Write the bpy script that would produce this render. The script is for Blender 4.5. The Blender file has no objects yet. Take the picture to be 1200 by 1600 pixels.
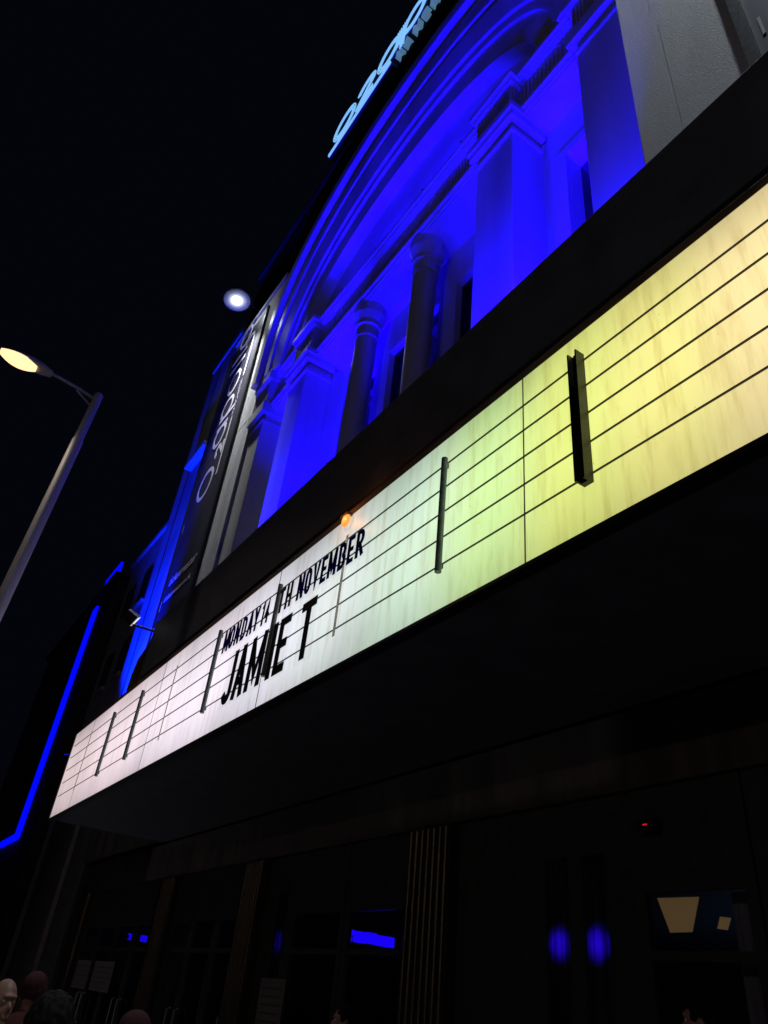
import bpy, bmesh, math, random
from mathutils import Vector, Matrix, noise
random.seed(7)
S = bpy.context.scene
COL = S.collection

# ---------------------------------------------------------------- camera
cam_d = bpy.data.cameras.new('camera'); cam = bpy.data.objects.new('camera', cam_d); COL.objects.link(cam)
AX = (0.55514229, -0.42086375, -0.7174195)      # world X, Y, Z seen in camera axes (right, down, forward)
AY = (0.82641485, 0.37668176, 0.41850847)
AZ = (0.09410379, -0.82521788, 0.55692003)
right = Vector((AX[0], AY[0], AZ[0])); down = Vector((AX[1], AY[1], AZ[1])); fwd = Vector((AX[2], AY[2], AZ[2]))
rot = Matrix((right, -down, -fwd)).transposed()
cam.matrix_world = Matrix.Translation((0, 0, 1.65)) @ rot.to_4x4()
cam_d.sensor_fit = 'VERTICAL'; cam_d.sensor_height = 24; cam_d.sensor_width = 18
cam_d.lens = 1154.04 / 1600 * 24
cam_d.clip_start = 0.05; cam_d.clip_end = 3000
S.camera = cam

# ---------------------------------------------------------------- night sky, exposure
W = bpy.data.worlds.new('World'); S.world = W; W.use_nodes = True
wn = W.node_tree.nodes; wl = W.node_tree.links; wn.clear()
wo = wn.new('ShaderNodeOutputWorld'); wb = wn.new('ShaderNodeBackground')
wb.inputs['Color'].default_value = (0.0011, 0.0014, 0.0030, 1); wb.inputs['Strength'].default_value = 1.0
wl.new(wb.outputs[0], wo.inputs[0])
S.view_settings.view_transform = 'Standard'; S.view_settings.look = 'None'
S.view_settings.exposure = 0; S.view_settings.gamma = 1; S.view_settings.use_curve_mapping = False
S.cycles.max_bounces = 6; S.cycles.transparent_max_bounces = 16
S.cycles.sample_clamp_indirect = 4.0

# ---------------------------------------------------------------- materials
def mat(name, base=(0.5, 0.5, 0.5), rough=0.6, metal=0.0, var=0.0, scale=3.0, bump=0.0, bscale=40.0, spec=None, streak=False, base2=None):
    m = bpy.data.materials.new(name); m.use_nodes = True
    nt = m.node_tree; N = nt.nodes; L = nt.links
    b = N['Principled BSDF']; b.inputs['Roughness'].default_value = rough; b.inputs['Metallic'].default_value = metal
    if spec is not None: b.inputs['Specular IOR Level'].default_value = spec
    b.inputs['Base Color'].default_value = (*base, 1)
    if var or bump or streak:
        tc = N.new('ShaderNodeTexCoord')
    if var:
        mp = N.new('ShaderNodeMapping'); L.new(tc.outputs['Object'], mp.inputs[0])
        if streak: mp.inputs['Scale'].default_value = (1, 1, 0.12)
        nz = N.new('ShaderNodeTexNoise'); nz.inputs['Scale'].default_value = scale; nz.inputs['Detail'].default_value = 6
        L.new(mp.outputs[0], nz.inputs['Vector'])
        cr = N.new('ShaderNodeValToRGB')
        lo = base2 if base2 else tuple(c * (1 - var) for c in base)
        cr.color_ramp.elements[0].color = (*lo, 1); cr.color_ramp.elements[0].position = 0.32
        cr.color_ramp.elements[1].color = (*[min(1, c * (1 + var * 0.4)) for c in base], 1); cr.color_ramp.elements[1].position = 0.66
        L.new(nz.outputs['Fac'], cr.inputs[0]); L.new(cr.outputs[0], b.inputs['Base Color'])
        mr = N.new('ShaderNodeMapRange'); mr.inputs['To Min'].default_value = max(0.03, rough - 0.1); mr.inputs['To Max'].default_value = min(1, rough + 0.12)
        L.new(nz.outputs['Fac'], mr.inputs[0]); L.new(mr.outputs[0], b.inputs['Roughness'])
    if bump:
        n2 = N.new('ShaderNodeTexNoise'); n2.inputs['Scale'].default_value = bscale; n2.inputs['Detail'].default_value = 4
        L.new(tc.outputs['Object'], n2.inputs['Vector'])
        bp = N.new('ShaderNodeBump'); bp.inputs['Strength'].default_value = bump; bp.inputs['Distance'].default_value = 0.02
        L.new(n2.outputs['Fac'], bp.inputs['Height']); L.new(bp.outputs[0], b.inputs['Normal'])
    return m

def emit(name, color, strength):
    m = bpy.data.materials.new(name); m.use_nodes = True
    b = m.node_tree.nodes['Principled BSDF']
    b.inputs['Base Color'].default_value = (*[c * 0.5 for c in color], 1)
    b.inputs['Emission Color'].default_value = (*color, 1); b.inputs['Emission Strength'].default_value = strength
    b.inputs['Roughness'].default_value = 0.4
    return m

def glass(name, tint=(0.8, 0.85, 0.9), refl=0.06, graz=0.9):
    m = bpy.data.materials.new(name); m.use_nodes = True
    nt = m.node_tree; N = nt.nodes; L = nt.links; N.clear()
    o = N.new('ShaderNodeOutputMaterial'); mx = N.new('ShaderNodeMixShader')
    t = N.new('ShaderNodeBsdfTransparent'); t.inputs[0].default_value = (*tint, 1)
    g = N.new('ShaderNodeBsdfGlossy'); g.inputs['Roughness'].default_value = 0.03
    lw = N.new('ShaderNodeLayerWeight'); lw.inputs['Blend'].default_value = 0.5
    pw = N.new('ShaderNodeMath'); pw.operation = 'POWER'; L.new(lw.outputs['Facing'], pw.inputs[0]); pw.inputs[1].default_value = 5
    ma = N.new('ShaderNodeMath'); ma.operation = 'MULTIPLY_ADD'; L.new(pw.outputs[0], ma.inputs[0]); ma.inputs[1].default_value = graz - refl; ma.inputs[2].default_value = refl
    L.new(ma.outputs[0], mx.inputs[0]); L.new(t.outputs[0], mx.inputs[1]); L.new(g.outputs[0], mx.inputs[2])
    L.new(mx.outputs[0], o.inputs[0])
    return m

def frosted(name, tint=(0.7, 0.7, 0.75)):
    m = bpy.data.materials.new(name); m.use_nodes = True
    nt = m.node_tree; N = nt.nodes; L = nt.links; N.clear()
    o = N.new('ShaderNodeOutputMaterial'); mx = N.new('ShaderNodeMixShader'); mx.inputs[0].default_value = 0.12
    t = N.new('ShaderNodeBsdfTranslucent'); g = N.new('ShaderNodeBsdfGlossy'); g.inputs['Roughness'].default_value = 0.3
    tc = N.new('ShaderNodeTexCoord'); mp = N.new('ShaderNodeMapping'); mp.inputs['Scale'].default_value = (1, 1, 0.02)
    nz = N.new('ShaderNodeTexNoise'); nz.inputs['Scale'].default_value = 22; nz.inputs['Detail'].default_value = 3
    cr = N.new('ShaderNodeValToRGB'); cr.color_ramp.elements[0].position = 0.35; cr.color_ramp.elements[0].color = (0.12, 0.12, 0.13, 1)
    cr.color_ramp.elements[1].position = 0.62; cr.color_ramp.elements[1].color = (*tint, 1)
    L.new(tc.outputs['Object'], mp.inputs[0]); L.new(mp.outputs[0], nz.inputs['Vector']); L.new(nz.outputs['Fac'], cr.inputs[0]); L.new(cr.outputs[0], t.inputs[0])
    L.new(t.outputs[0], mx.inputs[1]); L.new(g.outputs[0], mx.inputs[2]); L.new(mx.outputs[0], o.inputs[0])
    return m

M = {}
M['faience'] = mat('faience', (0.56, 0.55, 0.53), 0.38, var=0.22, scale=1.3, bump=0.12, bscale=9, streak=True)
M['white_wall'] = mat('white_wall', (0.56, 0.56, 0.56), 0.7, var=0.22, scale=1.6, bump=0.5, bscale=70, streak=True)
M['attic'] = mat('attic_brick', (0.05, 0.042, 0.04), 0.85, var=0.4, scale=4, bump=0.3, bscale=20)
M['blue_wall'] = mat('blue_wall', (0.45, 0.45, 0.47), 0.7, var=0.25, scale=1.2, bump=0.2, bscale=18)
M['grey_brick'] = mat('grey_brick', (0.5, 0.42, 0.43), 0.85, var=0.3, scale=3, bump=0.3, bscale=18)
M['fascia'] = mat('fascia', (0.075, 0.08, 0.105), 0.6, var=0.3, scale=2.0, bump=0.05, bscale=8)
M['fascia_brown'] = mat('fascia_brown', (0.13, 0.08, 0.06), 0.55, var=0.4, scale=3.0)
M['soffit'] = mat('soffit', (0.12, 0.125, 0.15), 0.6, var=0.3, scale=3)
M['black'] = mat('black_metal', (0.012, 0.012, 0.012), 0.42, var=0.3, scale=20)
M['bar_dark'] = mat('bar_dark', (0.035, 0.033, 0.03), 0.4, metal=0.6, var=0.5, scale=14, bump=0.1, bscale=60)
M['bar_pale'] = mat('bar_pale', (0.68, 0.64, 0.58), 0.55, var=0.3, scale=14)
M['rail'] = mat('rail', (0.02, 0.018, 0.02), 0.5)
M['steel'] = mat('galvanised_steel', (0.4, 0.4, 0.43), 0.5, metal=0.2, var=0.25, scale=9, streak=True)
M['lamp_grey'] = mat('lamp_grey', (0.35, 0.34, 0.35), 0.5, var=0.15, scale=9)
M['letter_black'] = mat('letter_black', (0.010, 0.009, 0.014), 0.35)
M['letter_navy'] = mat('letter_navy', (0.012, 0.008, 0.055), 0.35)
M['dark_glass'] = mat('dark_glass', (0.006, 0.007, 0.009), 0.08, spec=0.5)
M['door_frame'] = mat('door_frame', (0.045, 0.04, 0.036), 0.4, var=0.3, scale=8)
M['door_wood'] = mat('door_wood', (0.07, 0.052, 0.042), 0.45, var=0.4, scale=6, streak=True)
M['pillar'] = mat('pillar_bronze', (0.09, 0.066, 0.045), 0.3, metal=0.7, var=0.5, scale=9, bump=0.12, bscale=120, streak=True)
M['brown_wall'] = mat('brown_wall', (0.10, 0.075, 0.06), 0.7, var=0.35, scale=5, bump=0.25, bscale=25)
M['paper'] = mat('paper', (0.2, 0.175, 0.165), 0.85, var=0.12, scale=5)
M['ink'] = mat('ink', (0.09, 0.08, 0.08), 0.7)
M['banner'] = mat('banner_print', (0.022, 0.018, 0.05), 0.5, var=0.35, scale=0.7)
M['banner_white'] = mat('banner_white', (0.64, 0.61, 0.66), 0.7)
M['ceiling'] = mat('lobby_ceiling', (0.05, 0.07, 0.11), 0.6, var=0.15, scale=3)
M['curtain'] = mat('curtain', (0.42, 0.30, 0.28), 0.9, var=0.3, scale=10, streak=True)
M['asphalt'] = mat('asphalt', (0.045, 0.045, 0.048), 0.8, var=0.3, scale=14, bump=0.4, bscale=120)
M['paving'] = mat('paving', (0.2, 0.195, 0.19), 0.7, var=0.3, scale=6, bump=0.2, bscale=60)
M['line_paint'] = mat('line_paint', (0.55, 0.42, 0.05), 0.7, var=0.3, scale=12)
M['skin'] = mat('skin', (0.36, 0.19, 0.135), 0.5, var=0.15, scale=18, bump=0.08, bscale=150)
M['hair_dark'] = mat('hair_dark', (0.010, 0.008, 0.008), 0.75, var=0.4, scale=60, bump=0.25, bscale=220, spec=.2)
M['hat_red'] = mat('hat_red', (0.055, 0.010, 0.012), 0.9, var=0.2, scale=40, bump=0.3, bscale=180)
M['cloth_black'] = mat('cloth_black', (0.018, 0.018, 0.022), 0.85, var=0.3, scale=30, bump=0.2, bscale=120)
M['cloth_maroon'] = mat('cloth_maroon', (0.09, 0.018, 0.02), 0.85, var=0.3, scale=30, bump=0.2, bscale=120)
M['cloth_blue'] = mat('cloth_blue', (0.03, 0.04, 0.075), 0.85, var=0.3, scale=30, bump=0.2, bscale=120)
M['eye'] = mat('eye', (0.6, 0.58, 0.55), 0.2)
def backlit(name, tint, front):
    # thin coloured acrylic: some of the light behind it comes through
    m = bpy.data.materials.new(name); m.use_nodes = True
    nt = m.node_tree; N = nt.nodes; L = nt.links; N.clear()
    o = N.new('ShaderNodeOutputMaterial'); mx = N.new('ShaderNodeMixShader'); mx.inputs[0].default_value = 0.5
    t = N.new('ShaderNodeBsdfTranslucent'); t.inputs[0].default_value = (*tint, 1)
    d = N.new('ShaderNodeBsdfDiffuse'); d.inputs[0].default_value = (*front, 1)
    L.new(t.outputs[0], mx.inputs[1]); L.new(d.outputs[0], mx.inputs[2]); L.new(mx.outputs[0], o.inputs[0])
    return m
M['pale_strip'] = backlit('pale_strip', (0.9, 0.86, 0.8), (0.6, 0.57, 0.52))
M['letter_navy'] = backlit('letter_navy_film', (0.05, 0.03, 0.26), (0.02, 0.012, 0.08))
M['bar_mid'] = mat('bar_mid', (0.12, 0.155, 0.15), 0.45, metal=0.3, var=0.4, scale=18)
M['glass'] = glass('door_glass')
M['frosted'] = frosted('reeded_glass')
M['tile'] = glass('clear_acrylic', (0.98, 0.98, 0.985), 0.01, 0.08)
M['neon'] = emit('neon_ice_blue', (0.22, 0.52, 0.86), 1.0)
M['neon_body'] = mat('sign_channel', (0.05, 0.12, 0.22), 0.4, metal=0.2)
M['sign_small'] = emit('sign_small_letters', (0.12, 0.26, 0.42), .55)  # unlit metal letters, the light on them painted in as emission
M['led_blue'] = emit('led_blue', (0.012, 0.0, 1.0), 1.3)
M['strip_blue'] = emit('strip_blue', (0.0, 0.002, 1.0), 1.1)
M['flood_lens'] = emit('flood_lens', (0.9, 0.95, 1.0), 60.0)
for i_, k_ in enumerate((1.0, .5, .22, .09, .035)): M['diff_%d' % i_] = emit('diffuser_glow', (0.8, 0.9, 1.0), k_)  # lens bloom round the floodlight, painted as rings of fading glow
M['blue_lens'] = emit('blue_lens', (0.02, 0.0, 1.0), 8.0)
M['street_lens'] = emit('street_lens', (1.0, 0.60, 0.30), 1.7)
M['amber'] = emit('amber_lens', (1.0, 0.42, 0.10), 0.85)  # reflected street lamp painted as a glow
M['ceil_light'] = emit('ceiling_light', (1.0, 0.55, 0.2), 0.10)
M['spot_white'] = emit('small_lens', (0.9, 0.95, 1.0), 1.0)
M['red_led'] = emit('red_led', (1.0, 0.02, 0.03), 0.5)

def marquee_material():
    # back-lit acrylic: coloured tubes behind it change tone along the sign, grime and water streaks on it
    m = bpy.data.materials.new('lit_acrylic'); m.use_nodes = True
    nt = m.node_tree; N = nt.nodes; L = nt.links
    b = N['Principled BSDF']; b.inputs['Roughness'].default_value = 0.5
    b.inputs['Base Color'].default_value = (0.35, 0.35, 0.35, 1)
    tc0 = N.new('ShaderNodeTexCoord'); tc = N.new('ShaderNodeMapping'); tc.inputs['Location'].default_value = (-7.2, 2.8, 4)
    L.new(tc0.outputs['Object'], tc.inputs[0])
    sp = N.new('ShaderNodeSeparateXYZ'); L.new(tc.outputs[0], sp.inputs[0])
    mr = N.new('ShaderNodeMapRange'); mr.inputs['From Min'].default_value = -16; mr.inputs['From Max'].default_value = 2
    L.new(sp.outputs['X'], mr.inputs[0])
    cr = N.new('ShaderNodeValToRGB'); cr.color_ramp.interpolation = 'EASE'
    el = cr.color_ramp.elements
    def px(x): return (x + 16) / 18
    stops = [(-16, (0.62, 0.50, 0.52)), (-12.5, (0.80, 0.66, 0.72)), (-8.6, (0.86, 0.78, 0.88)), (-6.9, (0.74, 0.73, 0.82)), (-5.4, (0.64, 0.71, 0.70)),
             (-4.3, (0.60, 0.78, 0.62)), (-3.3, (0.58, 0.80, 0.33)), (-2.5, (0.74, 0.82, 0.22)), (-1.8, (0.88, 0.82, 0.27)), (-1.2, (0.92, 0.76, 0.36)), (-0.4, (0.90, 0.70, 0.46)), (2, (0.9, 0.7, 0.6))]
    el[0].position = 0; el[0].color = (*stops[0][1], 1); el[1].position = 1; el[1].color = (*stops[-1][1], 1)
    for x, c in stops[1:-1]:
        e = el.new(px(x)); e.color = (*c, 1)
    L.new(mr.outputs[0], cr.inputs[0])
    # tube glow: brighter band in the upper middle, tubes end between panels
    nz = N.new('ShaderNodeTexNoise'); nz.inputs['Scale'].default_value = 0.8; nz.inputs['Detail'].default_value = 2
    L.new(tc.outputs[0], nz.inputs['Vector'])
    mz = N.new('ShaderNodeMath'); mz.operation = 'SUBTRACT'; L.new(sp.outputs['Z'], mz.inputs[0]); mz.inputs[1].default_value = 4.78
    sq = N.new('ShaderNodeMath'); sq.operation = 'MULTIPLY'; L.new(mz.outputs[0], sq.inputs[0]); L.new(mz.outputs[0], sq.inputs[1])
    fall = N.new('ShaderNodeMath'); fall.operation = 'MULTIPLY_ADD'; L.new(sq.outputs[0], fall.inputs[0]); fall.inputs[1].default_value = -0.70; fall.inputs[2].default_value = 0.92
    ad = N.new('ShaderNodeMath'); ad.operation = 'MULTIPLY_ADD'; L.new(nz.outputs['Fac'], ad.inputs[0]); ad.inputs[1].default_value = 0.55; L.new(fall.outputs[0], ad.inputs[2])
    # streaks
    mp = N.new('ShaderNodeMapping'); mp.inputs['Scale'].default_value = (1, 1, 0.09); L.new(tc.outputs[0], mp.inputs[0])
    n2 = N.new('ShaderNodeTexNoise'); n2.inputs['Scale'].default_value = 13; n2.inputs['Detail'].default_value = 7; n2.inputs['Roughness'].default_value = 0.7
    L.new(mp.outputs[0], n2.inputs['Vector'])
    c2 = N.new('ShaderNodeValToRGB'); c2.color_ramp.elements[0].position = 0.33; c2.color_ramp.elements[0].color = (0.82, 0.76, 0.68, 1)
    c2.color_ramp.elements[1].position = 0.52; c2.color_ramp.elements[1].color = (1, 1, 1, 1)
    L.new(n2.outputs['Fac'], c2.inputs[0])
    n3 = N.new('ShaderNodeTexNoise'); n3.inputs['Scale'].default_value = 38; n3.inputs['Detail'].default_value = 2
    L.new(tc.outputs[0], n3.inputs['Vector'])
    c3 = N.new('ShaderNodeValToRGB'); c3.color_ramp.elements[0].position = 0.20; c3.color_ramp.elements[0].color = (0.45, 0.4, 0.35, 1)
    c3.color_ramp.elements[1].position = 0.26; c3.color_ramp.elements[1].color = (1, 1, 1, 1)
    L.new(n3.outputs['Fac'], c3.inputs[0])
    m1 = N.new('ShaderNodeMixRGB'); m1.blend_type = 'MULTIPLY'; m1.inputs[0].default_value = 1
    L.new(cr.outputs[0], m1.inputs[1]); L.new(c2.outputs[0], m1.inputs[2])
    m2 = N.new('ShaderNodeMixRGB'); m2.blend_type = 'MULTIPLY'; m2.inputs[0].default_value = 1
    L.new(m1.outputs[0], m2.inputs[1]); L.new(c3.outputs[0], m2.inputs[2])
    L.new(m2.outputs[0], b.inputs['Emission Color']); L.new(ad.outputs[0], b.inputs['Emission Strength'])
    return m
M['marquee'] = marquee_material()

# ---------------------------------------------------------------- mesh helpers
class MB:
    def __init__(s): s.v = []; s.f = []
    def add(s, vs, fs):
        o = len(s.v); s.v += [tuple(v) for v in vs]; s.f += [tuple(i + o for i in f) for f in fs]; return s
    def box(s, x0, x1, y0, y1, z0, z1):
        vs = [(x, y, z) for z in (z0, z1) for y in (y0, y1) for x in (x0, x1)]
        return s.add(vs, [(0, 2, 3, 1), (4, 5, 7, 6), (0, 1, 5, 4), (2, 6, 7, 3), (0, 4, 6, 2), (1, 3, 7, 5)])
    def cyl(s, p0, p1, r0, r1=None, n=16, caps=True):
        r1 = r0 if r1 is None else r1
        p0 = Vector(p0); p1 = Vector(p1); d = (p1 - p0).normalized()
        a = d.orthogonal().normalized(); b = d.cross(a)
        vs = []
        for p, r in ((p0, r0), (p1, r1)):
            for i in range(n):
                t = 2 * math.pi * i / n; vs.append(p + (a * math.cos(t) + b * math.sin(t)) * r)
        fs = [(i, (i + 1) % n, n + (i + 1) % n, n + i) for i in range(n)]
        if caps: fs += [tuple(range(n - 1, -1, -1)), tuple(range(n, 2 * n))]
        return s.add(vs, fs)
    def lathe(s, c, prof, n=24):
        # prof: list of (r, z) ; around vertical axis at c
        vs = []; fs = []
        for r, z in prof:
            for i in range(n):
                t = 2 * math.pi * (i + 0.5) / n; vs.append((c[0] + r * math.cos(t), c[1] + r * math.sin(t), c[2] + z))
        for k in range(len(prof) - 1):
            for i in range(n): fs.append((k * n + i, k * n + (i + 1) % n, (k + 1) * n + (i + 1) % n, (k + 1) * n + i))
        fs += [tuple(range(n - 1, -1, -1)), tuple(range((len(prof) - 1) * n, len(prof) * n))]
        return s.add(vs, fs)
    def tube(s, pts, r, n=8, closed=False):
        pts = [Vector(p) for p in pts]; m = len(pts); vs = []; fs = []
        for i, p in enumerate(pts):
            a = pts[(i - 1) % m] if (closed or i > 0) else p; b = pts[(i + 1) % m] if (closed or i < m - 1) else p
            d = (b - a).normalized(); u = Vector((0, 1, 0)); u = (u - d * u.dot(d))
            if u.length < 1e-3: u = d.orthogonal()
            u.normalize(); w = d.cross(u)
            for k in range(n):
                t = 2 * math.pi * k / n; vs.append(p + (u * math.cos(t) + w * math.sin(t)) * r)
        for i in range(m if closed else m - 1):
            j = (i + 1) % m
            for k in range(n): fs.append((i * n + k, i * n + (k + 1) % n, j * n + (k + 1) % n, j * n + k))
        if not closed: fs += [tuple(range(n - 1, -1, -1)), tuple(range((m - 1) * n, m * n))]
        return s.add(vs, fs)
    def ribbon(s, pts, w, y0, y1, closed=False):
        # flat stroke in the XZ plane with mitred joints, front at y0, back at y1 ; pts (x, z)
        m = len(pts); L = []; R = []
        for i in range(m):
            p = Vector(pts[i])
            a = Vector(pts[(i - 1) % m]) if (closed or i > 0) else None
            b = Vector(pts[(i + 1) % m]) if (closed or i < m - 1) else None
            d0 = (p - a).normalized() if a is not None else (b - p).normalized()
            d1 = (b - p).normalized() if b is not None else d0
            n0 = Vector((-d0.y, d0.x)); n1 = Vector((-d1.y, d1.x)); n = (n0 + n1)
            if n.length < 0.2: n = n0
            n.normalize(); k = w / 2 / max(0.45, n.dot(n0))
            L.append(p + n * k); R.append(p - n * k)
        vs = []
        for y in (y0, y1):
            for q in L: vs.append((q.x, y, q.y))
            for q in R: vs.append((q.x, y, q.y))
        fs = []
        A = 2 * m
        for i in range(m if closed else m - 1):
            j = (i + 1) % m
            fs += [(i, j, m + j, m + i), (A + i, A + m + i, A + m + j, A + j), (i, A + i, A + j, j), (m + i, m + j, A + m + j, A + m + i)]
        if not closed:
            fs += [(0, m, A + m, A), (m - 1, A + m - 1, A + 2 * m - 1, 2 * m - 1)]
        return s.add(vs, fs)

OFF = {}
def link(o, parent=None):
    COL.objects.link(o)
    if parent is not None: o.parent = parent
def obj(name, mb, m, parent=None, smooth=False, bevel=0.0, label=None, kind=None, base=None):
    me = bpy.data.meshes.new(name)
    off = OFF.get(parent.name, Vector((0, 0, 0))) if parent is not None else (Vector(base) if base else Vector((0, 0, 0)))
    me.from_pydata([tuple(Vector(v) - off) for v in mb.v], [], mb.f); me.update()
    bm = bmesh.new(); bm.from_mesh(me); bmesh.ops.recalc_face_normals(bm, faces=bm.faces); bm.to_mesh(me); bm.free()
    mm = M[m] if isinstance(m, str) else m
    me.materials.append(mm)
    if smooth:
        for p in me.polygons: p.use_smooth = True
        me.set_sharp_from_angle(angle=math.radians(40))
    o = bpy.data.objects.new(name, me); link(o, parent)
    if parent is None and base: o.location = base
    OFF[o.name] = off
    if bevel:
        b = o.modifiers.new('bevel', 'BEVEL'); b.width = bevel; b.segments = 2; b.limit_method = 'ANGLE'
    if label: o['label'] = label
    if kind: o['kind'] = kind
    return o
def thing(name, label, cat, loc=(0, 0, 0), group=None):
    o = bpy.data.objects.new(name, None); o.location = loc; COL.objects.link(o); o.empty_display_size = 0.2
    o['label'] = label; o['category'] = cat
    if group: o['group'] = group
    OFF[o.name] = Vector(loc); return o
def tag(o, label, cat, group=None):
    o['label'] = label; o['category'] = cat
    if group: o['group'] = group
    return o
def lamp(name, kind, loc, energy, color, parent=None, target=None, size=0.1, angle=90, blend=0.6):
    d = bpy.data.lights.new(name, kind); d.energy = energy; d.color = color
    if kind in ('POINT', 'SPOT'): d.shadow_soft_size = size
    if kind == 'SPOT': d.spot_size = math.radians(angle); d.spot_blend = blend
    o = bpy.data.objects.new(name, d); link(o, parent)
    off = OFF.get(parent.name, Vector((0, 0, 0))) if parent else Vector((0, 0, 0))
    o.location = Vector(loc) - off
    if target is not None:
        o.rotation_euler = (Vector(target) - Vector(loc)).to_track_quat('-Z', 'Y').to_euler()
    return o

# ================================================================ ground
obj('road', MB().box(-600, 600, -600, -1.2, -0.4, -0.12), 'asphalt', kind='structure')
obj('pavement', MB().box(-600, 600, -1.05, 30, -0.4, 0.0), 'paving', kind='structure')
obj('kerb', MB().box(-600, 600, -1.2, -1.05, -0.4, 0.005), 'paving', kind='structure', bevel=0.02)
for y in (-1.55, -1.75):
    obj('road_marking', MB().box(-120, 60, y, y + 0.08, -0.125, -0.116), 'line_paint', kind='structure')

# ================================================================ theatre
CX = -9.95
T = thing('theatre', 'tall pale tiled theatre front with giant arch, washed in blue floodlight', 'theatre', (CX, 5.1, 0))

def arch_pts(a, top, z0, n, legs_to=None, N=64):
    pts = []
    for i in range(N + 1):
        t = math.pi * (1 - i / N); c = math.cos(t); s_ = math.sin(t)
        x = math.copysign(abs(c) ** (2 / n), c) * a; z = abs(s_) ** (2 / n) * (top - z0) + z0
        pts.append((CX + x, z))
    if legs_to is not None:
        pts = [(CX - a, legs_to)] + pts + [(CX + a, legs_to)]
    return pts
A0, A1 = 7.22, 5.05; TOP0, TOP1 = 24.35, 20.25; SP0, SP1 = 18.4, 17.3; N0, N1 = 2.2, 2.1
def ring(s): return A0 + (A1 - A0) * s, TOP0 + (TOP1 - TOP0) * s, SP0 + (SP1 - SP0) * s, N0 + (N1 - N0) * s
ZL = 17.22
def order(sa, sb, ya, yb, yback, name='arch_moulding', leg=ZL):
    # one moulded ring of the arch, front going from depth ya (outer edge) to yb (inner edge)
    pa = arch_pts(*ring(sa), legs_to=leg); pb = arch_pts(*ring(sb), legs_to=leg); n = len(pa)
    mb = MB(); vs = []
    for (xa, za), (xb, zb) in zip(pa, pb):
        xm, zm = (xa + xb) / 2, (za + zb) / 2
        vs += [(xa, yback, za), (xa, ya, za), (xm, min(ya, yb) - 0.02 if abs(ya - yb) < .03 else (ya + yb) / 2, zm), (xb, yb, zb), (xb, yback, zb)]
    fs = []
    for i in range(n - 1):
        for k in range(5):
            fs.append((i * 5 + k, i * 5 + (k + 1) % 5, (i + 1) * 5 + (k + 1) % 5, (i + 1) * 5 + k))
    fs += [tuple(range(4, -1, -1)), tuple(range((n - 1) * 5, n * 5))]
    mb.add(vs, fs)
    return obj(name, mb, 'faience', T, smooth=True)
order(0.0, 0.15, 4.74, 4.74, 5.6)
order(0.15, 0.30, 4.98, 4.98, 5.6)
order(0.30, 0.44, 4.86, 4.86, 5.6)
order(0.44, 0.50, 5.02, 5.02, 5.6)
order(0.50, 0.70, 4.90, 4.98, 5.6)
order(0.70, 0.78, 5.06, 5.06, 5.6)
order(0.78, 1.0, 5.14, 5.14, 5.6)
# tympanum behind
mb = MB(); pp = arch_pts(*ring(0.95), legs_to=17.0)
vs = [(x, 5.50, z) for x, z in pp] + [(x, 5.9, z) for x, z in pp]; n = len(pp)
fs = [tuple(range(n)), tuple(range(2 * n - 1, n - 1, -1))] + [(i, n + i, n + (i + 1) % n, (i + 1) % n) for i in range(n)]
obj('tympanum', mb.add(vs, fs), 'faience', T)
# attic wall with the arch cut out of it
mb = MB(); pa = arch_pts(*ring(0.03), legs_to=17.2); XL, XR, ZT = -21.2, 1.3, 26.75
vs = []; fs = []
outer = [(XL, 17.2)] + [(XL, 22.55)] + [(XL, ZT)] + [(XR, ZT)] + [(XR, 22.55), (XR, 17.2)]
top = [(x, ZT) for x, z in pa]
for y in (5.08, 6.2):
    vs += [(x, y, z) for x, z in pa] + [(x, y, z) for x, z in top]
n = len(pa)
for i in range(n - 1):
    if abs(pa[i][0] - pa[i + 1][0]) > 1e-6:
        fs += [(i, i + 1, n + i + 1, n + i), (2 * n + i, 3 * n + i, 3 * n + i + 1, 2 * n + i + 1), (n + i, n + i + 1, 3 * n + i + 1, 3 * n + i)]
mb.add(vs, fs)
xa = pa[0][0]; xb = pa[-1][0]
mb.box(XL, xa - 0.001, 5.08, 6.2, 17.2, ZT - 0.003); mb.box(xb + 0.001, XR, 5.08, 6.2, 17.2, ZT - 0.003)
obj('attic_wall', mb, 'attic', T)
obj('coping', MB().box(XL - 0.1, XR + 0.1, 4.98, 6.25, ZT, ZT + 0.22), 'attic', T)
# back body
obj('rear_wall', MB().box(XL, XR, 7.0, 7.3, 3.21, 26.7).box(XL, XR, 13.5, 13.7, 0, 3.2).box(XL, XL + .2, 7.31, 13.49, 0, 3.2).box(XR - .2, XR, 7.31, 13.49, 0, 3.2), 'attic', T)

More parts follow.
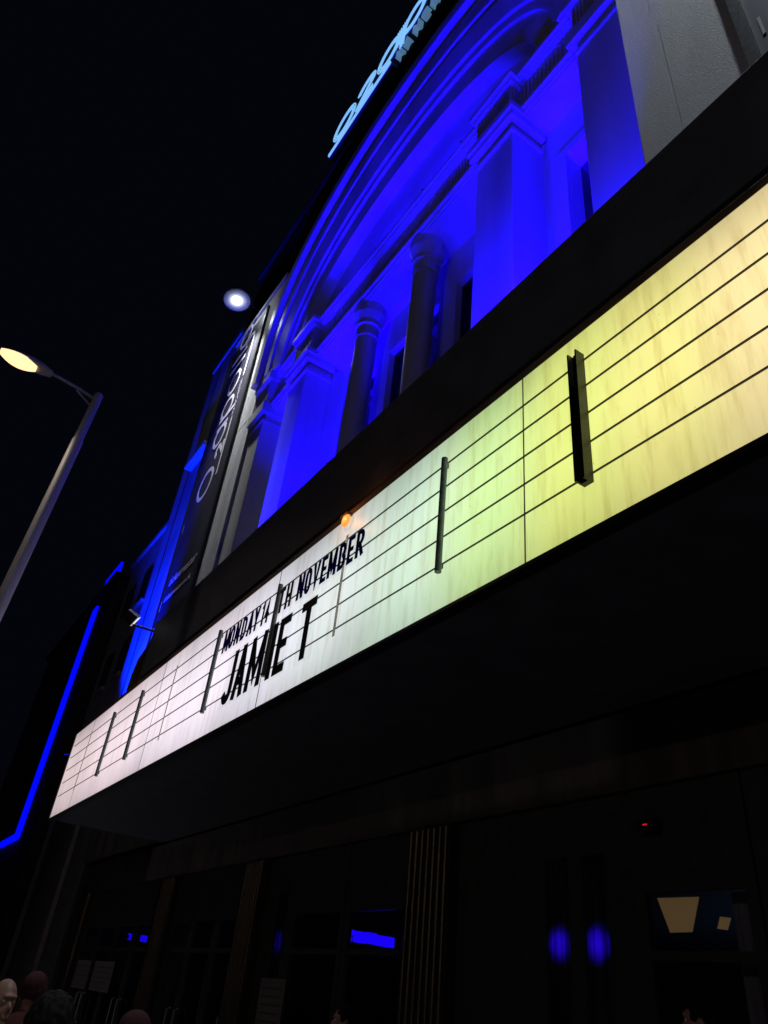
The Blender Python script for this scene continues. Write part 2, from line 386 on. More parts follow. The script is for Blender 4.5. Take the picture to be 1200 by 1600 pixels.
PLO, PLI, PRI, PRO = -14.40, -13.40, -6.50, -5.50          # the two big piers
def pier(x0, x1):
    p = obj('pier', MB().box(x0, x1, 5.0, 5.76, 6.0, 15.22).box(x0 + .001, x1 - .001, 5.761, 6.07, 6.0, 15.79), 'faience', T, bevel=0.015)
    obj('necking', MB().box(x0 - .05, x1 + .05, 4.95, 5.752, 15.22, 15.33), 'faience', p, bevel=0.012)
    obj('neck_recess', MB().box(x0 + .04, x1 - .04, 5.05, 5.748, 15.33, 15.58), 'faience', p)
    obj('cornice', MB().box(x0 - .12, x1 + .12, 4.88, 5.756, 15.58, 15.78).box(x0 - .16, x1 + .16, 4.84, 5.758, 15.78, 15.98), 'faience', p, bevel=0.015)
    obj('frieze', MB().box(x0 + .005, x1 - .005, 4.99, 5.6, 15.98, 16.9), 'faience', p)
    mb = MB(); k = 13; w = (x1 - x0) / k
    for i in range(k): mb.box(x0 + (i + .22) * w, x0 + (i + .72) * w, 4.955, 4.989, 16.02, 16.86)
    obj('frieze_rib', mb, 'faience', p, kind='stuff')
    mb = MB()
    for i in range(4): mb.box(x1 + 0.0, x1 + .03, 5.03 + i * .075, 5.03 + i * .075 + .04, 16.02, 16.86)
    obj('side_rib', mb, 'faience', p, kind='stuff')
    obj('top_moulding', MB().box(x0 - .08, x1 + .08, 4.90, 5.6, 16.9, 17.04).box(x0 - .14, x1 + .14, 4.84, 5.6, 17.04, 17.2), 'faience', p, bevel=0.015)
pier(PLO, PLI); pier(PRI, PRO)
def pilaster(x0, x1):
    p = obj('pilaster', MB().box(x0, x1, 5.0, 5.9, 5.95, 15.24), 'faience', T, bevel=0.015)
    obj('necking', MB().box(x0 - .03, x1 + .03, 4.96, 5.902, 15.24, 15.34), 'faience', p, bevel=0.012)
    obj('neck_recess', MB().box(x0 + .03, x1 - .03, 5.05, 5.898, 15.34, 15.58), 'faience', p)
    obj('cornice', MB().box(x0 - .12, x1 + .06, 4.88, 5.904, 15.58, 15.98), 'faience', p, bevel=0.015)
    obj('frieze', MB().box(x0, x1, 4.99, 5.6, 15.98, 16.9), 'faience', p)
    mb = MB(); k = 11; w = (x1 - x0) / k
    for i in range(k): mb.box(x0 + (i + .22) * w, x0 + (i + .72) * w, 4.955, 4.989, 16.02, 16.86)
    obj('frieze_rib', mb, 'faience', p, kind='stuff')
    obj('top_moulding', MB().box(x0 - .10, x1 + .06, 4.86, 5.6, 16.9, 17.2), 'faience', p, bevel=0.015)
pilaster(-3.90, -3.0); pilaster(-16.9, -16.0)
def entablature(x0, x1, yb):
    e = obj('entablature', MB().box(x0, x1, 5.22, yb, 15.80, 17.0), 'faience', T)
    obj('architrave', MB().box(x0 + .002, x1 - .002, 5.16, 5.219, 15.82, 15.93).box(x0 + .002, x1 - .002, 5.10, 5.219, 15.935, 16.03), 'faience', e, bevel=0.01)
    mb = MB(); k = int((x1 - x0) / 0.105); w = (x1 - x0) / k
    for i in range(k): mb.box(x0 + (i + .25) * w, x0 + (i + .7) * w, 5.185, 5.2195, 16.08, 16.86)
    obj('frieze_rib', mb, 'faience', e, kind='stuff')
    obj('top_moulding', MB().box(x0 + .002, x1 - .002, 5.08, 5.8, 17.0, 17.1).box(x0 + .002, x1 - .002, 5.02, 5.8, 17.1, 17.21), 'faience', e, bevel=0.01)
entablature(PRO + .003, -3.903, 5.82); entablature(PLI + .003, PRI - .003, 6.1); entablature(-15.997, PLO - .003, 5.82)
def column(x):
    c = obj('column', MB().lathe((x, 5.5, 0), [(.285, 6), (.275, 9), (.262, 14.78)], 24), 'faience', T, smooth=True)
    obj('capital', MB().lathe((x, 5.5, 14.78), [(.30, 0), (.30, .07), (.27, .08), (.28, .34), (.33, .36), (.33, .42), (.30, .44), (.38, .66), (.41, .74), (.41, 1.02)], 12), 'faience', c)
column(-11.18); column(-8.83)
# window wall behind the columns
win = obj('window_wall', MB().box(PLI, PRI, 6.05, 6.4, 14.6, 15.8).box(PLI, PLI + .35, 6.05, 6.4, 6, 14.6).box(PRI - .35, PRI, 6.05, 6.4, 6, 14.6)
      .box(-11.55, -10.95, 6.05, 6.4, 6, 14.6).box(-9.0, -8.4, 6.05, 6.4, 6, 14.6), 'faience', T)
for x0, x1 in ((PLI + .35, -11.55), (-10.95, -9.0), (-8.4, PRI - .35)):
    w = obj('window', MB().box(x0 + .06, x1 - .06, 6.28, 6.31, 6, 14.54), 'dark_glass', T)
    mb = MB()
    for z in (8, 10.2, 12.4): mb.box(x0 + .06, x1 - .06, 6.22, 6.279, z, z + .07)
    xm = (x0 + x1) / 2; mb.box(xm - .035, xm + .035, 6.215, 6.2795, 6, 14.54)
    mb.box(x0, x0 + .06, 6.2, 6.33, 6, 14.6).box(x1 - .06, x1, 6.2, 6.33, 6, 14.6).box(x0 + .06, x1 - .06, 6.2, 6.33, 14.54, 14.6)
    obj('frame', mb, 'black', w)
# side bays with a tall doorway each
def bay(x0, x1, dx0, dx1):
    b = obj('bay_wall', MB().box(x0, dx0, 5.80, 6.3, 6, 14.4).box(dx1, x1, 5.80, 6.3, 6, 14.4).box(x0, x1, 5.80, 6.3, 14.4, 15.8), 'faience', T)
    obj('architrave', MB().box(dx0 - .24, dx0 - .002, 5.72, 5.799, 6, 14.62).box(dx1 + .002, dx1 + .2, 5.72, 5.799, 6, 14.62).box(dx0 - .002, dx1 + .002, 5.72, 5.799, 14.42, 14.62), 'faience', b, bevel=0.01)
    obj('dark_opening', MB().box(dx0 + .002, dx1 - .002, 6.1, 6.14, 6, 14.39), 'dark_glass', b)
bay(-5.5, -3.9, -4.92, -4.15); bay(-16.0, -14.4, -15.6, -14.9)
# plain white side walls
for x0, x1, yf in ((-21.2, -16.95, 4.93), (-2.73, 1.3, 4.5)):
    sw = obj('side_wall', MB().box(x0, x1, yf, 5.05, 4.6, 22.5).box(x0, x1, 5.06, 6.2, 4.6, 17.19), 'white_wall', T, bevel=0.01)
    obj('coping', MB().box(x0 - .05, x1 + .05, yf - .07, 5.075, 22.5, 22.66), 'white_wall', sw)
    mb = MB()
    for z in ((10.3, 16.1, 19.0) if x0 < -10 else ()): mb.box(x0, x1, yf - .004, yf - .0005, z, z + .008)
    for k, za, zb in ((.13, 9.8, 12.4), (.115, 12.9, 14.6)): mb.box(x0 + (x1 - x0) * k, x0 + (x1 - x0) * k + .004, yf - .003, yf - .0008, za, zb)
    obj('panel_joint', mb, 'steel', sw)

# ---- entrance under the canopy
DY = 5.13
lower = obj('entrance_wall', MB().box(-21.2, 1.3, DY - .05, DY + .35, 3.35, 3.99), 'door_wood', T)
obj('entrance_floor', MB().box(-21.2, 1.3, DY + .36, 13.49, 0.0, 0.02), 'paving', T)
obj('lobby_ceiling', MB().box(-21.2, 1.3, DY + .36, 6.98, 2.9, 3.2).box(-20.9, 1.05, 6.985, 13.49, 2.9, 3.19), 'ceiling', T)
def pillar(x0, x1):
    p = obj('entrance_pillar', MB().box(x0, x1, DY - .12, DY + .35, 0, 3.345), 'pillar', T, bevel=0.02)
    k = 7; w = (x1 - x0) / k
    for i in range(k):
        obj('reed', MB().cyl((x0 + (i + .5) * w, DY - .12, 0.15), (x0 + (i + .5) * w, DY - .12, 3.3), w * .38, n=10), 'pillar', p, smooth=True)
    return p
for x0, x1 in ((-7.22, -6.5), (-15.3, -14.6), (-2.2, -1.5), (-21.19, -20.4), (-11.5, -10.9)): pillar(x0, x1)
def door_bay(x0, x1, n, frost=()):
    w = (x1 - x0) / n
    for i in range(n):
        a = x0 + i * w + .01; b = x0 + (i + 1) * w - .01
        d = obj('door', MB().box(a, a + .09, DY, DY + .06, 0.02, 3.34).box(b - .09, b, DY, DY + .06, 0.02, 3.34).box(a + .09, b - .09, DY, DY + .06, 0.02, .35)
            .box(a + .09, b - .09, DY, DY + .06, 2.14, 2.2).box(a + .09, b - .09, DY, DY + .06, 2.58, 3.34), 'door_frame', T)
        obj('pane', MB().box(a + .09, b - .09, DY + .025, DY + .033, .35, 2.14), 'glass', d)
        obj('transom_pane', MB().box(a + .09, b - .09, DY + .025, DY + .033, 2.2, 2.58), 'glass', d)
        hx = b - .16 if i % 2 == 0 else a + .16
        obj('handle', MB().tube([(hx, DY, .85), (hx, DY - .07, .87), (hx, DY - .07, 1.35), (hx, DY, 1.37)], .014), 'steel', d, smooth=True)
door_bay(-4.28, -2.2, 2); door_bay(-10.05, -7.22, 2); door_bay(-14.6, -11.5, 3); door_bay(-20.4, -15.3, 4)
# between pillar and the right doors: shuttered bay, blue reflections imitated by added lamps behind reeded glass
sb = obj('shutter_bay', MB().box(-6.5, -4.28, DY + .02, DY + .3, 2.9, 3.34).box(-6.5, -5.28, DY + .02, DY + .3, 0, 2.9).box(-4.57, -4.28, DY + .02, DY + .065, 0, 2.9).box(-5.0, -4.85, DY + .02, DY + .3, 0, 2.9), 'door_frame', T)
for a, b in ((-5.28, -5.0), (-4.85, -4.57)):
    obj('reeded_pane', MB().box(a, b, DY + .05, DY + .056, 0, 2.9), 'frosted', sb)
    lamp('blue_tube', 'SPOT', ((a + b) / 2 - .03, DY + .18, 2.25), 3.6, (0.03, 0.0, 1.0), sb, ((a + b) / 2 - .03, DY, 2.25), size=0.03, angle=100, blend=1.0)
obj('rear_panel', MB().box(-5.279, -4.571, DY + .21, DY + .23, 0, 2.9), 'black', sb)
s2 = obj('shutter_bay', MB().box(-10.9, -10.05, DY + .02, DY + .06, 2.9, 3.34).box(-10.9, -10.5, DY + .02, DY + .06, 0, 2.9).box(-10.2, -10.05, DY + .02, DY + .06, 0, 2.9), 'door_frame', T)
obj('reeded_pane', MB().box(-10.5, -10.2, DY + .03, DY + .036, 0, 2.9), 'frosted', s2)
obj('rear_panel', MB().box(-10.52, -10.18, DY + .21, DY + .23, 0, 2.9), 'black', s2)
lamp('blue_tube', 'SPOT', (-10.35, DY + .18, 2.28), .7, (0.03, 0.0, 1.0), s2, (-10.35, DY, 2.28), size=0.03, angle=110, blend=1.0)  # added lamp imitating the fainter blue door reflection
# left end wall of the entrance
obj('end_wall', MB().box(-26.6, -23.4, 4.86, 6.5, 0, 5.6), 'brown_wall', T)
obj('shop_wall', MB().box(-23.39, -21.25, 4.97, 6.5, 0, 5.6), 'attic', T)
obj('side_panel', MB().box(-21.24, -15.86, 4.84, 4.925, 3.995, 5.9), 'door_wood', T)

# ================================================================ canopy
K = thing('canopy', 'deep black entrance canopy carrying the lit marquee', 'canopy', (-7, 4, 4))
obj('soffit_panel', MB().box(-15.75, 1.2, 2.86, 5.02, 4.0, 4.06), 'soffit', K)
obj('upper_fascia', MB().box(-12.78, 1.2, 2.95, 3.1, 6.02, 7.06), 'fascia', K, bevel=0.01)
obj('lower_fascia', MB().box(-13.09, 1.2, 3.0, 3.12, 5.66, 6.016), 'fascia', K)
obj('end_fascia', MB().add([(x, y, z) for y in (3.03, 3.14) for x, z in ((-13.85, 5.62), (-13.88, 6.0), (-13.84, 6.4), (-13.7, 6.66), (-13.1, 6.86), (-13.1, 5.62))],
    [(0, 1, 2, 3, 4, 5), (11, 10, 9, 8, 7, 6)] + [(i, 6 + i, 6 + (i + 1) % 6, (i + 1) % 6) for i in range(6)]), 'fascia_brown', K)
obj('trim', MB().box(-15.7, 1.2, 2.80, 2.9985, 5.615, 5.735), 'fascia_brown', K, bevel=0.006)
obj('roof_deck', MB().box(-13.8, 1.2, 3.15, 4.85, 5.6, 5.7), 'fascia', K)
mb = MB()
for x, w in ((-9.2, .5), (-7.75, .35), (-5.1, .3), (-3.15, .55)): mb.box(x, x + w, 2.99, 3.08, 7.062, 7.062 + random.uniform(.03, .09))
obj('edge_patch', mb, 'fascia', K)

# ================================================================ marquee
Q = thing('marquee_sign', 'long back-lit marquee shading from pink-white through mint to yellow', 'marquee', (-7.2, 2.8, 4))
YM = 2.77
joints = [-15.8, -14.4, -10.57, -6.85, -2.94, 0.9, 1.2]
for a, b in zip(joints[:-1], joints[1:]):
    obj('light_panel', MB().box(a + .006, b - .006, YM, YM + .03, 4.02, 5.61), 'marquee', Q)
obj('case', MB().box(-15.85, 1.25, YM + .032, YM + .09, 3.99, 5.612), 'black', Q)
obj('bottom_lip', MB().box(-15.85, 1.25, YM - .02, YM + .03, 3.985, 4.018), 'black', Q, bevel=.004)
obj('end_cap', MB().box(-15.86, -15.81, YM - .015, YM + .09, 4.02, 5.61), 'black', Q)
for a in joints[1:-1]:
    obj('joint_strip', MB().box(a - .0055, a + .0055, YM - .004, YM + .02, 4.02, 5.61), 'bar_pale', Q)
for z in (5.33, 5.10, 4.865, 4.63, 4.39):
    obj('letter_rail', MB().box(-15.6, 1.2, YM - .014, YM - .003, z - .004, z + .004), 'rail', Q)
for x, kind in ((-14.28, 'p'), (-12.83, 'd'), (-11.36, 'd'), (-9.90, 'p'), (-8.36, 'd'), (-6.735, 'd'), (-5.345, 'p'), (-3.85, 'd'), (-2.395, 'd'), (-0.92, 'd')):
    if kind == 'd':
        x += .03 if x > -2.5 else .055
        w, dp = (.036, .085) if x > -2.5 else (.028, .05)
        mb = MB().box(x - w, x - w + .012, YM - .03 - dp, YM - .03, 4.30, 5.34).box(x + w - .012, x + w, YM - .022 - dp, YM - .03, 4.30, 5.35).box(x - w + .012, x + w - .012, YM - .03 - dp * .45, YM - .03, 4.30, 5.355)
        if x < -2.5:
            mb = MB().cyl((x, YM - .052, 4.30), (x, YM - .052, 5.345), .026, n=14).box(x - .012, x + .012, YM - .03, YM - .015, 4.34, 4.38).box(x - .012, x + .012, YM - .03, YM - .015, 5.26, 5.30)
            obj('bracket', mb, 'bar_mid', Q, smooth=True); continue
        b = obj('bracket', mb, 'bar_dark', Q)
        rv = MB()
        for i in range(6): rv.cyl((x - w - .004, YM - .03 - dp * .55, 4.4 + i * .17), (x - w + .002, YM - .03 - dp * .55, 4.4 + i * .17), .008, n=6)
        obj('rivet', rv, 'bar_pale', b)
    else:
        obj('bracket', MB().box(x, x + .044, YM - .034, YM - .0325, 4.30, 5.35), 'pale_strip', Q, label='pale grey bracket strip')

# letters: stroke alphabet, unit box
def arc(cx, cz, rx, rz, a0, a1, n=7):
    return [(cx + rx * math.cos(math.radians(a0 + (a1 - a0) * i / n)), cz + rz * math.sin(math.radians(a0 + (a1 - a0) * i / n))) for i in range(n + 1)]
r_ = .5
GLY = {
 'M': [[(0, 0), (0, 1)], [(0.02, 1), (.5, .18), (.98, 1)], [(1, 1), (1, 0)]],
 'O': [arc(.5, .72, .5, .28, 180, 0) + arc(.5, .28, .5, .28, 0, -180) + ['c']],
 'N': [[(0, 0), (0, 1)], [(0.02, 1), (.98, 0)], [(1, 0), (1, 1)]],
 'D': [[(0, 0), (0, 1)] + arc(.4, .72, .6, .28, 90, 0) + arc(.4, .28, .6, .28, 0, -90) + ['c']],
 'A': [[(0, 0), (.46, 1)], [(.54, 1), (1, 0)], [(.2, .28), (.8, .28)]],
 'Y': [[(0, 1), (.5, .45)], [(1, 1), (.5, .45), (.5, 0)]],
 '1': [[(.1, .86), (.62, 1), (.62, 0)]],
 '4': [[(.72, 0), (.72, 1), (0, .28), (1, .28)]],
 'T': [[(0, 1), (1, 1)], [(.5, .96), (.5, 0)]],
 'H': [[(0, 0), (0, 1)], [(1, 0), (1, 1)], [(0, .5), (1, .5)]],
 'V': [[(0, 1), (.5, 0), (1, 1)]],
 'E': [[(1, 1), (0, 1), (0, 0), (1, 0)], [(0, .52), (.8, .52)]],
 'B': [[(0, 0), (0, 1)] + arc(.45, .77, .5, .23, 90, -60, 6) + arc(.45, .26, .55, .26, 60, -90, 6) + ['c']],
 'R': [[(0, 0), (0, 1)] + arc(.45, .74, .55, .26, 90, -90, 7) + [(0, .48)], [(.45, .48), (1, 0)]],
 'J': [[(.85, 1), (.85, .22)] + arc(.45, .2, .4, .2, 0, -150, 6)],
 'I': [[(.5, 0), (.5, 1)]],
}
def letter_mesh(ch, x, w, z0, h, sw, yf):
    mb = MB()
    for k, st in enumerate(GLY[ch]):
        closed = st[-1] == 'c'; st = st[:-1] if closed else st
        pts = [(x + sw / 2 + p[0] * (w - sw), z0 + sw * .5 + p[1] * (h - sw)) for p in st]
        # square the free ends out to the letter height
        if not closed:
            for e, nb in ((0, 1), (-1, -2)):
                d = Vector(pts[e]) - Vector(pts[nb]); d.normalize(); pts[e] = tuple(Vector(pts[e]) + d * sw * .5)
        y = yf + k * .0006
        mb.ribbon(pts, sw, y, y + .006, closed)
    return mb
DATE = [('M', -8.13, 'first letter of the word MONDAY on the marquee'), ('O', -7.955, 'second letter of the word MONDAY'), ('N', -7.795, 'third letter of the word MONDAY'), ('D', -7.615, 'fourth letter of the word MONDAY'),
        ('A', -7.44, 'fifth letter of the word MONDAY'), ('Y', -7.285, 'last letter of the word MONDAY'), ('1', -7.09, 'first digit of the 14 in the date'), ('4', -7.0, 'second digit of the 14 in the date'),
        ('T', -6.675, 'first of the TH after the 14'), ('H', -6.50, 'second of the TH after the 14'), ('N', -6.24, 'first letter of the word NOVEMBER'), ('O', -6.08, 'second letter of the word NOVEMBER'),
        ('V', -5.92, 'third letter of the word NOVEMBER'), ('E', -5.755, 'fourth letter of the word NOVEMBER'), ('M', -5.615, 'fifth letter of the word NOVEMBER'), ('B', -5.42, 'sixth letter of the word NOVEMBER'),
        ('E', -5.255, 'seventh letter of the word NOVEMBER'), ('R', -5.105, 'last letter of the word NOVEMBER, furthest right')]
BIG = [('J', -7.80, .29, 'first of the large name JAMIE'), ('A', -7.50, .27, 'second of the large name JAMIE'), ('M', -7.165, .37, 'third of the large name JAMIE'),
       ('I', -6.66, .11, 'fourth of the large name JAMIE, behind a bracket'), ('E', -6.50, .24, 'fifth of the large name JAMIE'), ('T', -6.03, .29, 'standing alone after the name JAMIE')]
def put_letter(ch, x, w, z0, h, sw, txt, m, grp):
    yf = YM - .045
    o = obj('sign_letter', letter_mesh(ch, x, w, z0, h, sw, yf), m, base=(x + w / 2, yf, z0))
    tag(o, txt, 'letter', grp)
    t = obj('clear_tile', MB().box(x - .022, x + w + .022, yf + .010, yf + .0125, z0 - .03, z0 + h + .03), 'tile', o)
for ch, x, txt in DATE:
    w = {'M': .155, '1': .085, '4': .115, 'N': .13, 'O': .125, 'E': .11}.get(ch, .13)
    put_letter(ch, x, w, 4.982, .292, .044, 'narrow dark %s, %s' % (('digit ' if ch in '14' else 'letter ') + ch, txt), 'letter_black' if ch in 'TH14' and x < -6.4 else 'letter_navy', 'date letters on the marquee')
for ch, x, w, txt in BIG:
    put_letter(ch, x, w, 4.248, .618, .094, 'tall black letter %s, %s' % (ch, txt), 'letter_black', 'name letters on the marquee')

# amber street-lamp reflection, built as a glowing lens with an added light
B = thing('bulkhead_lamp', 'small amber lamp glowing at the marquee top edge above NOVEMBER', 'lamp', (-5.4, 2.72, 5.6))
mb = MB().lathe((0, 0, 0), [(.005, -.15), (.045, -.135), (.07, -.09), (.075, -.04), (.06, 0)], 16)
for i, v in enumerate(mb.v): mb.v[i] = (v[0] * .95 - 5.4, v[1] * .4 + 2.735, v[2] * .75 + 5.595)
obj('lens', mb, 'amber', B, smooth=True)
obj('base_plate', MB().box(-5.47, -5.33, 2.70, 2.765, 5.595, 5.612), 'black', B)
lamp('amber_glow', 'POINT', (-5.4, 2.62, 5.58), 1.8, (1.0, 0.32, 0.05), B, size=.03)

# ================================================================ roof sign
R = thing('roof_sign', 'ice-blue neon roof sign of rounded letters along the parapet', 'roof sign', (CX, 5.2, 27))
YS = 5.0
ZB, HL = 28.95, 1.2
def gl_round(): return [arc(.5, .5, .5, .5, 0, 360, 24)[:-1] + ['c']]
SG = {'O': gl_round(), 'o': gl_round(),
      '2': [arc(.5, .72, .42, .28, 170, -20, 9) + [(.1, 0), (.95, 0)]],
      'a': [arc(.48, .48, .46, .48, 0, 360, 22)[:-1] + ['c'], [(.96, .98), (.96, 0)]],
      'p': [arc(.52, .48, .46, .48, 0, 360, 22)[:-1] + ['c'], [(.05, .98), (.05, -.42)]],
      'l': [[(.5, 1.45), (.5, 0)]]}
for ch, x, w in (('O', -15.55, 1.4), ('2', -13.95, 1.25), ('a', -12.45, 1.3), ('p', -10.95, 1.3), ('o', -9.5, 1.3), ('l', -8.1, .5), ('l', -7.5, .5), ('o', -6.85, 1.3)):
    body = MB(); tb = MB()
    for k, st in enumerate(SG[ch]):
        closed = st[-1] == 'c'; st = st[:-1] if closed else st
        pts = [(x + p[0] * w, ZB + p[1] * HL) for p in st]
        body.ribbon(pts, .26, YS + k * .004, YS + .32 + k * .004, closed)
        cxm = sum(p[0] for p in pts) / len(pts); czm = sum(p[1] for p in pts) / len(pts)
        for sgn in (-.10, .0, .10):
            if closed:
                q = []
                for p in pts:
                    d = Vector((p[0] - cxm, p[1] - czm)); l = d.length; d *= (l + sgn) / l; q.append((cxm + d.x, YS - .03, czm + d.y))
                tb.tube(q, .026, 6, True)
            else:
                q = []
                for i, p in enumerate(pts):
                    a = Vector(pts[max(0, i - 1)]); b = Vector(pts[min(len(pts) - 1, i + 1)]); d = (b - a).normalized(); q.append((p[0] - d.y * sgn, YS - .03, p[1] + d.x * sgn))
                tb.tube(q, .026, 6, False)
    L_ = obj('letter', body, 'neon_body', R)
    obj('neon_tube', tb, 'neon', L_, smooth=True)
ul = obj('underline', MB().box(-15.8, -11.55, YS, YS + .25, 28.42, 28.66), 'neon_body', R)
obj('neon_tube', MB().tube([(-15.78, YS - .03, 28.49), (-11.57, YS - .03, 28.49)], .034, 6).tube([(-15.78, YS - .03, 28.59), (-11.57, YS - .03, 28.59)], .034, 6), 'neon', ul, smooth=True)
ul = obj('underline', MB().box(-6.35, -5.4, YS, YS + .25, 28.42, 28.66), 'neon_body', R)
obj('neon_tube', MB().tube([(-6.33, YS - .03, 28.49), (-5.42, YS - .03, 28.49)], .034, 6), 'neon', ul, smooth=True)
def text_mesh(body, size, shear=0.0, ext=0.004, align='LEFT'):
    c = bpy.data.curves.new('txt', 'FONT'); c.body = body; c.size = size; c.extrude = ext; c.shear = shear; c.resolution_u = 3; c.align_x = align
    o = bpy.data.objects.new('txt', c); COL.objects.link(o)
    dg = bpy.context.evaluated_depsgraph_get(); me = bpy.data.meshes.new_from_object(o.evaluated_get(dg))
    v = [tuple(p.co) for p in me.vertices]; f = [tuple(p.vertices) for p in me.polygons]
    bpy.data.objects.remove(o); bpy.data.curves.remove(c); bpy.data.meshes.remove(me)
    return v, f
for i, ch in enumerate('MANCHESTER'):
    v, f = text_mesh(ch, .66, 0, .1)
    x = -11.3 + i * .485
    obj('small_letter', MB().add([(p[0] * .8 + x, YS - p[2] + .1, p[1] + 28.28) for p in v], f), 'sign_small', R)
mb = MB()
for x in [-15.4 + i * 1.25 for i in range(9)]:
    mb.cyl((x, 5.28, 26.9), (x, 5.28, 28.9), .03, n=6).cyl((x, 5.9, 26.9), (x, 5.3, 28.4), .025, n=6)
mb.box(-15.7, -5.4, 5.255, 5.30, 28.3, 28.36)
obj('support_frame', mb, 'black', R)

# ================================================================ banners
def strokes(mb, sts, fx, w, y):
    k = 0
    for st in sts:
        closed = st[-1] == 'c'; st = st[:-1] if closed else st
        mb.ribbon([fx(p) for p in st], w, y - .004 - k * .0008, y - .001, closed); k += 1
def banner(x0, x1, label, YB=4.885):
    z0, z1 = 9.4, 22.05
    b = thing('banner', label, 'banner', ((x0 + x1) / 2, YB, z0))
    obj('sheet', MB().box(x0, x1, YB, YB + .02, z0, z1), 'banner', b)
    obj('frame', MB().box(x0 - .12, x0 - .002, YB - .03, YB + .04, z0, z1).box(x1 + .002, x1 + .15, YB - .03, YB + .04, z0, z1 + .1), 'black', b)
    obj('hem', MB().box(x0 + .02, x1 - .02, YB - .02, YB - .002, z0, z0 + .05), 'banner_white', b)
    W_ = x1 - x0
    # logo turned a quarter: reads from bottom to top, baseline on the right
    hz = 1.12; bx = x0 + W_ * .62
    lg = MB(); z = 14.6
    k = 0
    for ch, adv, sc, dx in (('O', 1.25, 1.0, 0), ('2', .62, .5, .28), ('a', 1.1, .85, 0), ('p', 1.1, .85, 0), ('o', 1.1, .85, 0), ('l', .42, .85, 0), ('l', .55, .85, 0), ('o', 1.1, .85, 0)):
        fx = lambda p: (bx + dx - p[1] * hz * sc, z + (p[0] * (1.0 if ch != 'l' else .5)) * hz * sc)
        strokes(lg, SG[ch], fx, .155, YB - k * .004); k += 1
        z += adv * hz
    obj('logo', lg, 'banner_white', b)
    ln = MB().ribbon([(bx + .45, 15.0), (bx + .45, 17.4)], .12, YB - .012, YB - .001)
    ln.ribbon([(bx + .45, 19.3), (bx + .45, 21.3), (bx + .30, 21.55), (bx + .05, 21.6), (bx - .3, 21.3)], .12, YB - .012, YB - .001)
    obj('logo_line', ln, 'banner_white', b)
    v, f = text_mesh('MANCHESTER', .26, 0, .003)
    obj('small_print', MB().add([(bx + .5 - p[1], YB - .006 - p[2], 17.5 + p[0]) for p in v], f), 'banner_white', b)
    v, f = text_mesh('ticketmaster', .44, .25, .003)
    obj('print_line', MB().add([(x0 + .32 + p[0], YB - .006 - p[2], 11.75 + p[1]) for p in v], f), 'banner_white', b)
    v, f = text_mesh('ticketmaster.co.uk', .29, .25, .003)
    obj('print_line', MB().add([(x0 + .32 + p[0], YB - .006 - p[2], 11.2 + p[1]) for p in v], f), 'banner_white', b)
    ey = MB()
    for zz in (10.1, 11.0, 13.8): ey.box(x0 + .08, x0 + .11, YB - .006, YB - .001, zz, zz + .35)
    obj('eyelet_tie', ey, 'banner_white', b)
banner(-21.25, -18.32, 'dark venue banner with white lettering on the far left white wall')
banner(-1.27, 1.1, 'dark venue banner at the right edge beyond the grey white wall', YB=4.45)

# ================================================================ floodlights
def flood(loc, aim, name, label, cat, arm_from, lens, energy, color, angle, group=None, size=.16, arm_to=None, deep=1.1, n=4, blend=.7):
    loc = Vector(loc); b = thing(name, label, cat, arm_from, group)
    d = (Vector(aim) - loc).normalized(); a = d.orthogonal().normalized(); c = d.cross(a)
    mb = MB(); h = size
    if n == 4: cr = [(-1.25, -1), (1.25, -1), (1.25, 1), (-1.25, 1)]
    else: cr = [(1.15 * math.cos(2 * math.pi * i / n), 1.15 * math.sin(2 * math.pi * i / n)) for i in range(n)]
    vs = []
    for t, k in ((-h * deep, .55 if deep < 2 else .8), (-h * .2, 1.0), (0, 1.05)):
        for sx, sy in cr: vs.append(loc + d * t + a * sx * h * k + c * sy * h * k)
    fs = [tuple(range(n - 1, -1, -1))] + [(r * n + i, r * n + (i + 1) % n, r * n + n + (i + 1) % n, r * n + n + i) for r in (0, 1) for i in range(n)] + [tuple(range(2 * n, 3 * n))]
    obj('housing', mb.add(vs, fs), 'black', b, bevel=.008)
    if n == 4:
        vs = [loc + d * .012 + a * sx * h * .9 + c * sy * h * .9 for sx, sy in cr]
        vs += [v + d * .004 for v in vs]
        obj('lens', MB().add(vs, [tuple(range(n - 1, -1, -1)), tuple(range(n, 2 * n))] + [(i, n + i, n + (i + 1) % n, (i + 1) % n) for i in range(n)]), lens, b)
    else:
        for nm, r0, r1, t, ml in (('lens', 0.01, .36, .034, lens), ('diffuser', .36, .48, .031, 'diff_0'), ('diffuser', .48, .60, .028, 'diff_1'), ('diffuser', .60, .72, .025, 'diff_2'), ('diffuser', .72, .84, .022, 'diff_3'), ('reflector_rim', .84, .95, .019, 'diff_4')):  # outer rings imitate the bloom around the bright lens
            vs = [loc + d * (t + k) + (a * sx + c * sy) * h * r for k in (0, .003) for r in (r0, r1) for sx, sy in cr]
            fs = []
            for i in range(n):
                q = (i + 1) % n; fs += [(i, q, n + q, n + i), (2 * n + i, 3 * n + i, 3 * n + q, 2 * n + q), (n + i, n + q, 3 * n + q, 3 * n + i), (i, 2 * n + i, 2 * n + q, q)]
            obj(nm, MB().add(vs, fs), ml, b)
    obj('arm', MB().cyl(arm_from, arm_to if arm_to else loc - d * h * 1.0, .022, n=10), 'black', b, smooth=True)
    if energy: lamp('flood_beam', 'SPOT', loc + d * .05, energy, color, b, aim, size=.12, angle=angle, blend=blend)
    return b
G = 'white floodlights on long arms'
